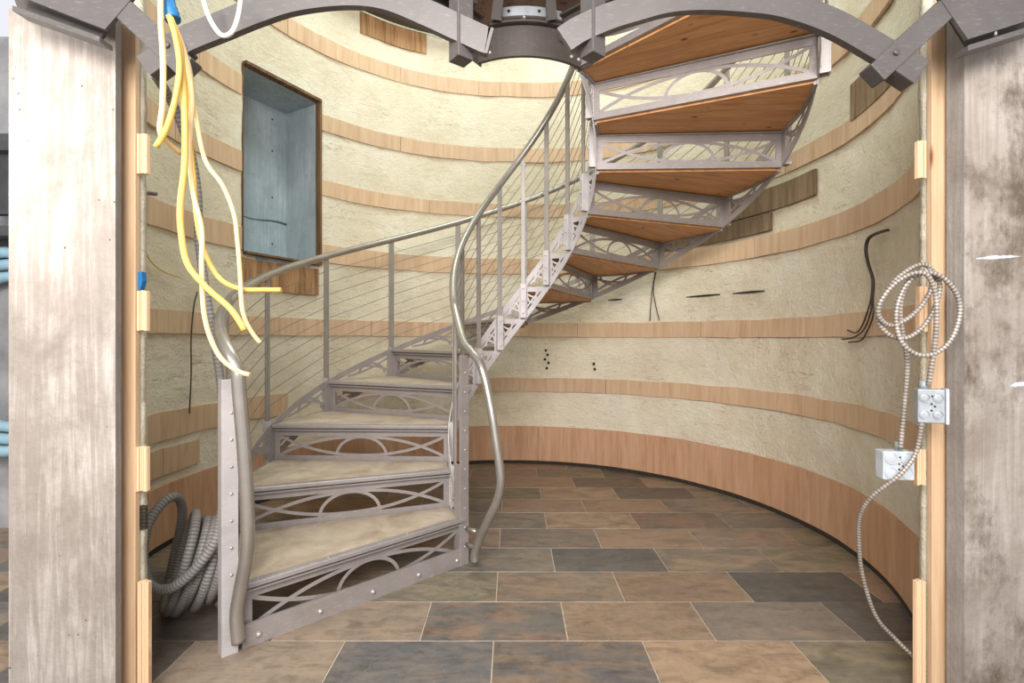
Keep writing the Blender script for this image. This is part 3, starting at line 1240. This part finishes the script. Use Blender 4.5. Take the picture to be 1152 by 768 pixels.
def quad(u0, u1, y, dep, k=1.0):
    x0, x1 = (u0 - CXP) / F * y, (u1 - CXP) / F * y
    return [(x0, y), (x1, y), (x1, y + dep), (x0, y + dep)]


stud('wooden_stud', quad(136.5, 152.5, 1.70, .018), 2.30, 'softwood', 'upright timber stud between the pale column and the foam wall', 'stud', group='studs beside the columns')
stud('wooden_stud', quad(1048, 1064, 1.70, .018), 2.30, 'softwood', 'upright timber stud between the stained column and the foam wall', 'stud', group='studs beside the columns')
# ragged foam edge beside each stud
for (u0, u1, lab) in ((149, 157, 'ragged foam edge strip along the stud by the pale column'), (1043, 1051, 'ragged foam edge strip along the stud by the stained column')):
    mb = MB()
    n = 120
    x0, x1 = (u0 - CXP) / F * 1.725, (u1 - CXP) / F * 1.725
    vs, fs = [], []
    for i in range(n + 1):
        z = 2.9 * i / n
        j = noise.noise(Vector((z * 6, u0, 0))) * .008 + noise.noise(Vector((z * 21, u0, 4))) * .004
        inner = (x1 + j) if u0 < 500 else (x0 + j)
        outer = x0 if u0 < 500 else x1
        for (x, y) in ((outer, 1.722), (inner, 1.728 + j), (inner, 1.76), (outer, 1.76)):
            vs.append((x, y, z))
    for i in range(n):
        for k in range(4):
            k2 = (k + 1) % 4
            fs.append((i * 4 + k, i * 4 + k2, (i + 1) * 4 + k2, (i + 1) * 4 + k))
    mb.add(vs, fs, 0, True)
    tag(mb.build('foam_edge', 'foam'), lab, 'foam edge', 'foam edges beside the studs')

# wooden blocks on the wall ends
GL = 'wooden blocks fixed beside the studs'
for (u0, u1, v0, v1, lab) in (
        (153, 165, 150, 195, 'wooden block beside the pale column stud, topmost of four'),
        (153, 165, 327, 372, 'wooden block beside the pale column stud, under the blue scrap'),
        (152, 165, 503, 553, 'wooden block beside the pale column stud, just above the conduit coil'),
        (154, 167, 655, 790, 'tall wooden block standing at the floor by the conduit coil'),
        (1033, 1043, 158, 200, 'wooden block beside the stained column stud, topmost of four'),
        (1034, 1044, 322, 373, 'wooden block behind the looped armored cable'),
        (1032, 1042, 506, 546, 'wooden block touching the lower junction box'),
        (1031, 1042, 654, 790, 'tall wooden block standing at the floor where the armored cable ends')):
    y = 1.70
    a, b = pt(u0, v0, y), pt(u1, v1, y)
    zl = max(0.0, b.z)
    mb = MB()
    w = b.x - a.x
    for k in range(3):
        cx = a.x + w * (k + .5) / 3
        mb.box((cx, y + .009 + .002 * (k % 2), (a.z + zl) / 2 + .002 * (k % 2)), (w / 3 - .0008, .016, a.z - zl), bev=.001)
    tag(mb.build('wooden_block', 'block_wood'), lab, 'block', GL)

# ------------------------------------------------------------------ wires and cables
def wire(name, pts, r, mat, label, cat, group=None, step=.012, seg=8, n=10, rib=0.0, parent=None, flat=1.0, stripe=0):
    path = resample(spline([p if isinstance(p, Vector) else pt(*p) for p in pts], n), step)
    mb = MB()
    mb.tube(path, r, seg, rfun=(lambda i, N: r * (1 + (rib if i % 2 else -rib))) if rib else None, flat=flat, stripe=stripe)
    o = mb.build(name, mat, parent)
    if label: tag(o, label, cat, group)
    return o


Yc = 1.18
GN = 'yellow cables hanging from the frame'
wire('electrical_cable', [(181, -8, Yc), (181, 25, Yc), (183.5, 67, Yc), (183, 117, Yc), (180, 147, Yc), (188, 160, Yc + .03), (205, 174, Yc + .08)], .0064, 'cream_sheath',
     'cream cable hanging nearest the pale column, hooking back at its end', 'cable', GN)
wire('electrical_cable', [(190, 18, Yc), (197, 40, Yc), (202, 75, Yc), (197, 112, Yc), (187, 145, Yc), (174, 168, Yc)], .0064, 'yellow_sheath',
     'short yellow cable swinging towards the stud, ending highest', 'cable', GN)
wire('electrical_cable', [(191, 18, Yc + .02), (202, 50, Yc + .02), (207, 110, Yc + .02), (208, 180, Yc + .02), (203, 230, Yc + .02), (204, 262, Yc + .02), (211, 297, Yc + .02), (233, 324, Yc + .02), (258, 346, Yc + .02), (271, 364, Yc + .02), (277, 376, Yc + .02)], .0074, 'yellow_sheath',
     'thick yellow cable curving across the handrail with a stripped broad end', 'cable', GN)
wire('electrical_cable', [(192, 18, Yc + .05), (208, 60, Yc + .05), (216, 110, Yc + .05), (213, 165, Yc + .05), (217, 215, Yc + .05), (227, 258, Yc + .05), (227, 306, Yc + .05), (231, 360, Yc + .05), (246, 399, Yc + .05), (267, 417, Yc + .05), (283, 422, Yc + .05)], .0060, 'cream_sheath',
     'longest pale yellow cable, its tip curling before the outer newel', 'cable', GN)
wire('electrical_cable', [(193, 18, Yc + .07), (212, 72, Yc + .07), (219, 120, Yc + .07), (230, 178, Yc + .07), (250, 208, Yc + .07), (263, 240, Yc + .07), (267, 270, Yc + .07), (270, 306, Yc + .07), (273, 350, Yc + .07), (283, 373, Yc + .07), (295, 388, Yc + .07)], .0055, 'cream_sheath',
     'pale yellow cable hanging farthest over the window side, tip at the newel', 'cable', GN)
wire('electrical_cable', [(191, 18, Yc + .09), (206, 70, Yc + .09), (212, 140, Yc + .09), (218, 200, Yc + .09), (222, 250, Yc + .09), (231, 285, Yc + .09), (247, 313, Yc + .09), (270, 325, Yc + .09), (295, 326, Yc + .09), (320, 326, Yc + .09)], .0064, 'yellow_sheath',
     'yellow cable whose cut end points level across the handrail', 'cable', GN)
wire('thin_wire', [on_wall(152 + 9, 268, .05), on_wall(166, 288, .03), on_wall(176, 300, .02), on_wall(190, 308, .02), on_wall(204, 312, .02)], .004, 'yellow_sheath',
     'thin yellow wire poking from the foam wall beside the stud', 'wire')
bc = wire('blue_conduit', [(184, -20, Yc + .03), (187, 0, Yc + .03), (191, 12, Yc + .03), (195, 24, Yc + .03)], .018, 'blue_plastic',
          'stub of ribbed blue conduit above the yellow cables', 'conduit', step=.006, rib=.06, seg=14)
wire('white_cable', [(226, -14, 1.44), (231, 8, 1.44), (239, 27, 1.43), (250, 40, 1.43), (261, 36, 1.43), (268, 18, 1.44), (272, -10, 1.44)], .0065, 'white_sheath',
     'loop of white cable hanging over the arch tube', 'cable')

# flexible grey conduit: drop from the joint, then coil on the floor
drop = [(172, 82, 1.68), (180, 92, 1.74), (197, 122, 1.86), (213, 167, 1.96), (222, 217, 2.03), (224, 273, 2.08), (233, 336, 2.12), (242, 389, 2.16), (248, 429, 2.18), (250.5, 469, 2.20), (252, 530, 2.22), (253, 590, 2.25), (252, 625, 2.27)]
flex = wire('flexible_conduit', drop, .0165, ['conduit_grey', 'conduit_groove'], 'grey flexible conduit dropping from the steel joint down behind the newel', 'conduit', step=.009, rib=.03, stripe=2, seg=12)
dv = Vector((-.54, .84, 0))
coil = [pt(140 + x / 4.27, 520 + y / 4.27, Y) for x, y, Y in ((500, 120, 2.12), (480, 190, 2.07), (440, 370, 2.03), (350, 500, 2.0), (250, 590, 1.99), (180, 612, 2.0), (122, 585, 2.01), (92, 500, 2.03), (90, 400, 2.06), (112, 300, 2.10), (165, 215, 2.16), (222, 168, 2.22), (258, 172, 2.28), (276, 215, 2.33), (272, 300, 2.37), (245, 420, 2.39), (215, 560, 2.38))]
coil = spline(coil, 8)
hel = []
for i in range(int(5.3 * 40)):
    t = i / 40
    ph = 2 * math.pi * t + 2.35
    j_ = 1 - .06 * t
    C = Vector(((199 + 10.6 * t - CXP) / F * 2.2, 2.2, .240))
    C.x += .012 * math.sin(t * 5.1)
    hel.append(C + Vector((.064 * j_, 0, 0)) * math.cos(ph) + Vector((0, 0, .214 * j_)) * math.cos(ph) + Vector((0, 0, .012 * math.sin(t * 3.3))) + dv * .17 * math.sin(ph))
coil = coil + spline([coil[-1], (coil[-1] + hel[0]) / 2 + Vector((0, .01, -.02)), hel[0]], 8)[1:-1] + hel
mb = MB()
mb.tube(resample(coil, .007), .0195, 12, stripe=2)
co = mb.build('conduit_coil', ['conduit_grey', 'conduit_groove'])
tag(co, 'coil of grey flexible conduit leaning in the corner beside the bottom newel', 'conduit coil')

# armoured cable coil with two boxes at the other stud
Ya = 1.585


def ell(cx, cy, rx, ry, rot, t0, t1, n=20, y=Ya, dy=0.0):
    out = []
    for i in range(n + 1):
        t = R(t0 + (t1 - t0) * i / n)
        x, yv = rx * math.cos(t), ry * math.sin(t)
        c_, s_ = math.cos(R(rot)), math.sin(R(rot))
        out.append((cx + x * c_ - yv * s_, cy + x * s_ + yv * c_, y + dy * i / n))
    return out


px = [(735, 745), (745, 640), (757, 500), (755, 420), (738, 330), (735, 260), (755, 195), (790, 162), (830, 152), (880, 170), (925, 225), (935, 290), (910, 370), (860, 420), (800, 430),
      (745, 395), (722, 330), (725, 260), (755, 190), (800, 150), (845, 150), (868, 195), (855, 260), (815, 330), (755, 372), (695, 360), (660, 310), (672, 245), (720, 175), (790, 127), (835, 135),
      (845, 180), (825, 235), (775, 295), (705, 330), (663, 300), (668, 250), (715, 190), (775, 155), (825, 160), (852, 220), (857, 300), (850, 400), (838, 480), (830, 535)]
dz_ = [0.07, .07, .06, .05, .04, .03, .02, .01, 0, -.01, -.015, -.015, -.015, -.01, 0, .01, .02, .02, .02, .015, .012, .015, .02, .025, .03, .035, .04, .035, .03, .028, .03, .03, .03, .03, .03, .02, .01, 0, -.01, -.02, -.02, -.02, -.01, 0, .005]
pts = [(768 + x / 3, 256 + y / 3, Ya + d) for (x, y), d in zip(px, dz_)]
ac = wire('armored_cable', pts, .0072, ['armor', 'armor_dark'], 'ribbed metal armored cable looped against the stud by the stained column', 'cable', step=.0055, rib=.10, stripe=2, seg=10, n=8, group='armored cables')
wire('armored_cable', [(1037, 474, 1.60), (1034, 495, 1.61), (1028, 514, 1.615), (1011, 535, 1.62), (981, 558, 1.66), (968, 579, 1.70), (966, 603, 1.73), (970, 645, 1.75), (985, 692, 1.755), (1008, 719, 1.75), (1030, 740, 1.73)], .0066, ['armor', 'armor_dark'],
     'armored cable hanging from the upper junction box down towards the floor', 'cable', step=.0055, rib=.10, stripe=2, seg=10, group='armored cables')


def jbox(c, w, h, d, rz, rx, name, label, mat):
    o = empty(name, c)
    o.rotation_euler = (rx, 0, rz)
    tag(o, label, 'junction box', 'metal junction boxes')
    mb = MB()
    mb.box((0, d / 2, 0), (w, d, h), bev=.004)
    mb.build('box_body', mat, o)
    for (x, z) in ((-.25, .25), (.25, .25), (-.25, -.25), (.25, -.25)):
        k = MB()
        ring = [Vector((x * w + .19 * w * math.cos(2 * math.pi * i / 18), -.001, z * h + .19 * w * math.sin(2 * math.pi * i / 18))) for i in range(19)]
        k.tube(ring, .0016, 6, cap=False)
        k.dome((x * w, .0, z * h), (0, -1, 0), .17 * w, .0008, seg=16)
        k.build('knockout', mat, o)
    k = MB()
    for (x, z) in ((0, .07), (0, -.12), (.03, .30), (.12, 0)):
        k.dome((x * w, -.0005, z * h), (0, -1, 0), .0035, .0008)
    k.build('screw_hole', 'dark_hole', o)
    return o


b1 = jbox(pt(1011.5, 524, 1.66), .098, .096, .045, R(-6), 0, 'junction_box', 'white square junction box hanging lower, in front of the foam wall', 'box_white')
k = MB(); k.tube([(.010, .02, .045), (.010, .02, .078)], .011, 12); k.build('connector', 'galvanised', b1)
b2 = jbox(pt(1048, 457, 1.585), .070, .108, .045, R(-24), 0, 'junction_box', 'grey junction box fixed on the stud below the cable loops', 'galvanised')
k = MB(); k.box((.041, .024, 0), (.010, .050, .114), bev=.004); k.build('cover_plate', 'box_white', b2)
k = MB(); k.tube([(-.014, .02, .052), (-.014, .02, .08)], .012, 12); k.tube([(-.022, .02, -.052), (-.022, .02, -.07)], .010, 12); k.build('connector', 'galvanised', b2)

# black wires
GW = 'black wires hanging from the foam'


def bundle(label, strands, name='wire_bundle'):
    o = None
    root = empty(name, strands[0][0])
    tag(root, label, 'wires', GW)
    for s_ in strands:
        mb = MB()
        path = resample(spline([Vector(p) - root.location for p in s_], 8), .015)
        mb.tube(path, .0042, 7)
        mb.build('strand', 'black_wire', root)


bundle('pair of short black wires hanging below the upper treads of the stair', [
    [on_wall(737, 306, .02), on_wall(734, 325, .04), on_wall(732, 345, .04), on_wall(731, 361, .04)],
    [on_wall(738, 306, .02), on_wall(735, 325, .045), on_wall(738, 345, .04), on_wall(742, 361, .04)]])
stem_ = [(998, 258), (985, 262), (976, 268), (973, 280), (976, 297), (981, 314), (980, 335)]
bundle('bundle of black wires with splayed ends hanging beside the armored cable', [
    [on_wall(u, v_, .03) for u, v_ in stem_ + [(976, 350), (970, 366), (963, 374), (953, 371)]],
    [on_wall(u + 1.2, v_, .036) for u, v_ in stem_ + [(978, 352), (971, 370), (960, 379), (945, 382)]],
    [on_wall(u + 2.2, v_ + 1, .03) for u, v_ in stem_ + [(980, 354), (973, 372), (966, 382), (952, 384)]]])
bundle('single dark wire hanging on the foam beside the grey conduit', [
    [on_wall(222, 328, .02), on_wall(218, 345, .03), on_wall(215, 380, .03), on_wall(215, 420, .03), on_wall(213, 466, .03)]])
p = on_wall(167, 217, .02)
mb = MB(); mb.tube([p + Vector((-.10, -.05, 0)), p + Vector((.06, -.02, -.012))], .011, 10)
tag(mb.build('pipe_stub', 'armor_dark'), 'short dark pipe stub sticking out of the foam by the stud', 'pipe')
mb = MB()
a = pt(152, 306, 1.71)
mb.prism([a + Vector(v_) for v_ in ((0, 0, 0), (.022, 0, .002), (.026, 0, -.03), (.016, 0, -.062), (0, 0, -.05))], (0, .02, 0))
tag(mb.build('blue_scrap', 'blue_plastic'), 'small blue plastic scrap above a wooden block', 'plastic scrap')
mb = MB()
a = pt(154, 570, 1.73)
for k_ in range(3):
    for j_ in range(7):
        mb.box((a.x + .004 + .0125 * k_, a.y, a.z - .012 * j_), (.011, .012, .008 + .003 * ((k_ + j_) % 2)))
tag(mb.build('metal_strap', 'dark_hole'), 'small dark perforated strap on the stud beside the conduit coil', 'strap')

# ------------------------------------------------------------------ hall behind the pale column
mb = MB()
mb.box((-3.6, 3.3, 1.6), (3.0, .1, 3.2))
tag(mb.build('wall_hall', 'hall_wall'), 'grey hall wall beyond the pale column', 'wall', kind='structure')
mb = MB()
for i in range(3):
    ring = [Vector((-3.15 + .5 * math.cos(t) * (1 - .08 * i), 3.10 + .03 * i, 1.15 + (.62 - .07 * i) * math.sin(t))) for t in [2 * math.pi * k_ / 40 for k_ in range(41)]]
    mb.tube(ring, .035, 8, cap=False)
tag(mb.build('tubing_coil', 'pale_blue_plastic'), 'coil of pale blue tubing hanging behind the pale column', 'tubing')
mb = MB()
mb.box((-3.12, 3.12, 2.42), (.34, .22, .10)); mb.box((-3.12, 3.1, 2.2), (.25, .05, .40))
tag(mb.build('wall_bracket', 'hall_dark'), 'dark bracket high on the hall wall behind the pale column', 'bracket')
mb = MB()
mb.box((-3.15, 3.1, 1.88), (.5, .22, .06)); mb.box((-3.15, 3.16, 1.74), (.46, .05, .22))
tag(mb.build('wall_shelf', 'hall_dark'), 'dark shelf on the hall wall above the pale blue tubing', 'shelf')

# ceiling over the shaft
mb = MB()
mb.box((0, 3.0, TOPZ + .05), (5, 5, .1))
tag(mb.build('ceiling', 'ceiling_plaster'), 'pale ceiling high over the shaft', 'ceiling', kind='structure')

# ------------------------------------------------------------------ light
def area(name, loc, rot, size, power, color=(1, 1, 1), sy=None):
    l = bpy.data.lights.new(name, 'AREA')
    l.energy = power
    l.color = color
    l.shape = 'RECTANGLE'
    l.size = size
    l.size_y = sy or size
    o = bpy.data.objects.new(name, l)
    COL.objects.link(o)
    o.location = loc
    o.rotation_euler = rot
    return o


def point(name, loc, power, r, color=(1, 1, 1)):
    l = bpy.data.lights.new(name, 'POINT')
    l.energy = power
    l.color = color
    l.shadow_soft_size = r
    o = bpy.data.objects.new(name, l)
    COL.objects.link(o)
    o.location = loc
    return o


def aim(o, tgt):
    o.rotation_euler = (Vector(tgt) - o.location).to_track_quat('-Z', 'Y').to_euler()
    return o


aim(area('shaft_skylight', (-.1, 3.2, 5.3), (0, 0, 0), 2.0, 80, (.82, 1.0, .99)), (-.2, 3.3, 0))
aim(area('hall_fill_light', (-.4, -1.6, 2.9), (0, 0, 0), 2.6, 300, (1.0, .96, .92), 1.6), (.2, 3.0, .6))  # added soft fill from behind the camera, not a known ceiling lamp
point('hall_work_light', (-1.72, 1.02, 1.80), 27, .09, (1.0, .97, .95))
point('hall_work_light', (1.95, .55, 1.75), 11, .12, (1.0, .97, .95))

w = bpy.data.worlds.new('World')
scene.world = w
w.use_nodes = True
w.node_tree.nodes['Background'].inputs['Color'].default_value = (.92, .94, 1.0, 1)
w.node_tree.nodes['Background'].inputs['Strength'].default_value = 0.95

cam = bpy.data.cameras.new('camera')
cam.sensor_width = 36
cam.lens = F / 1152 * 36
cam.shift_y = -1.0 / 1152
cam.clip_start = .05
co_ = bpy.data.objects.new('camera', cam)
COL.objects.link(co_)
co_.location = (0, 0, EYE)
co_.rotation_euler = (R(90), 0, 0)
scene.camera = co_
vs = scene.view_settings
vs.view_transform = 'Standard'
vs.look = 'None'
vs.exposure = 0.0
vs.gamma = 1.0
vs.use_curve_mapping = False
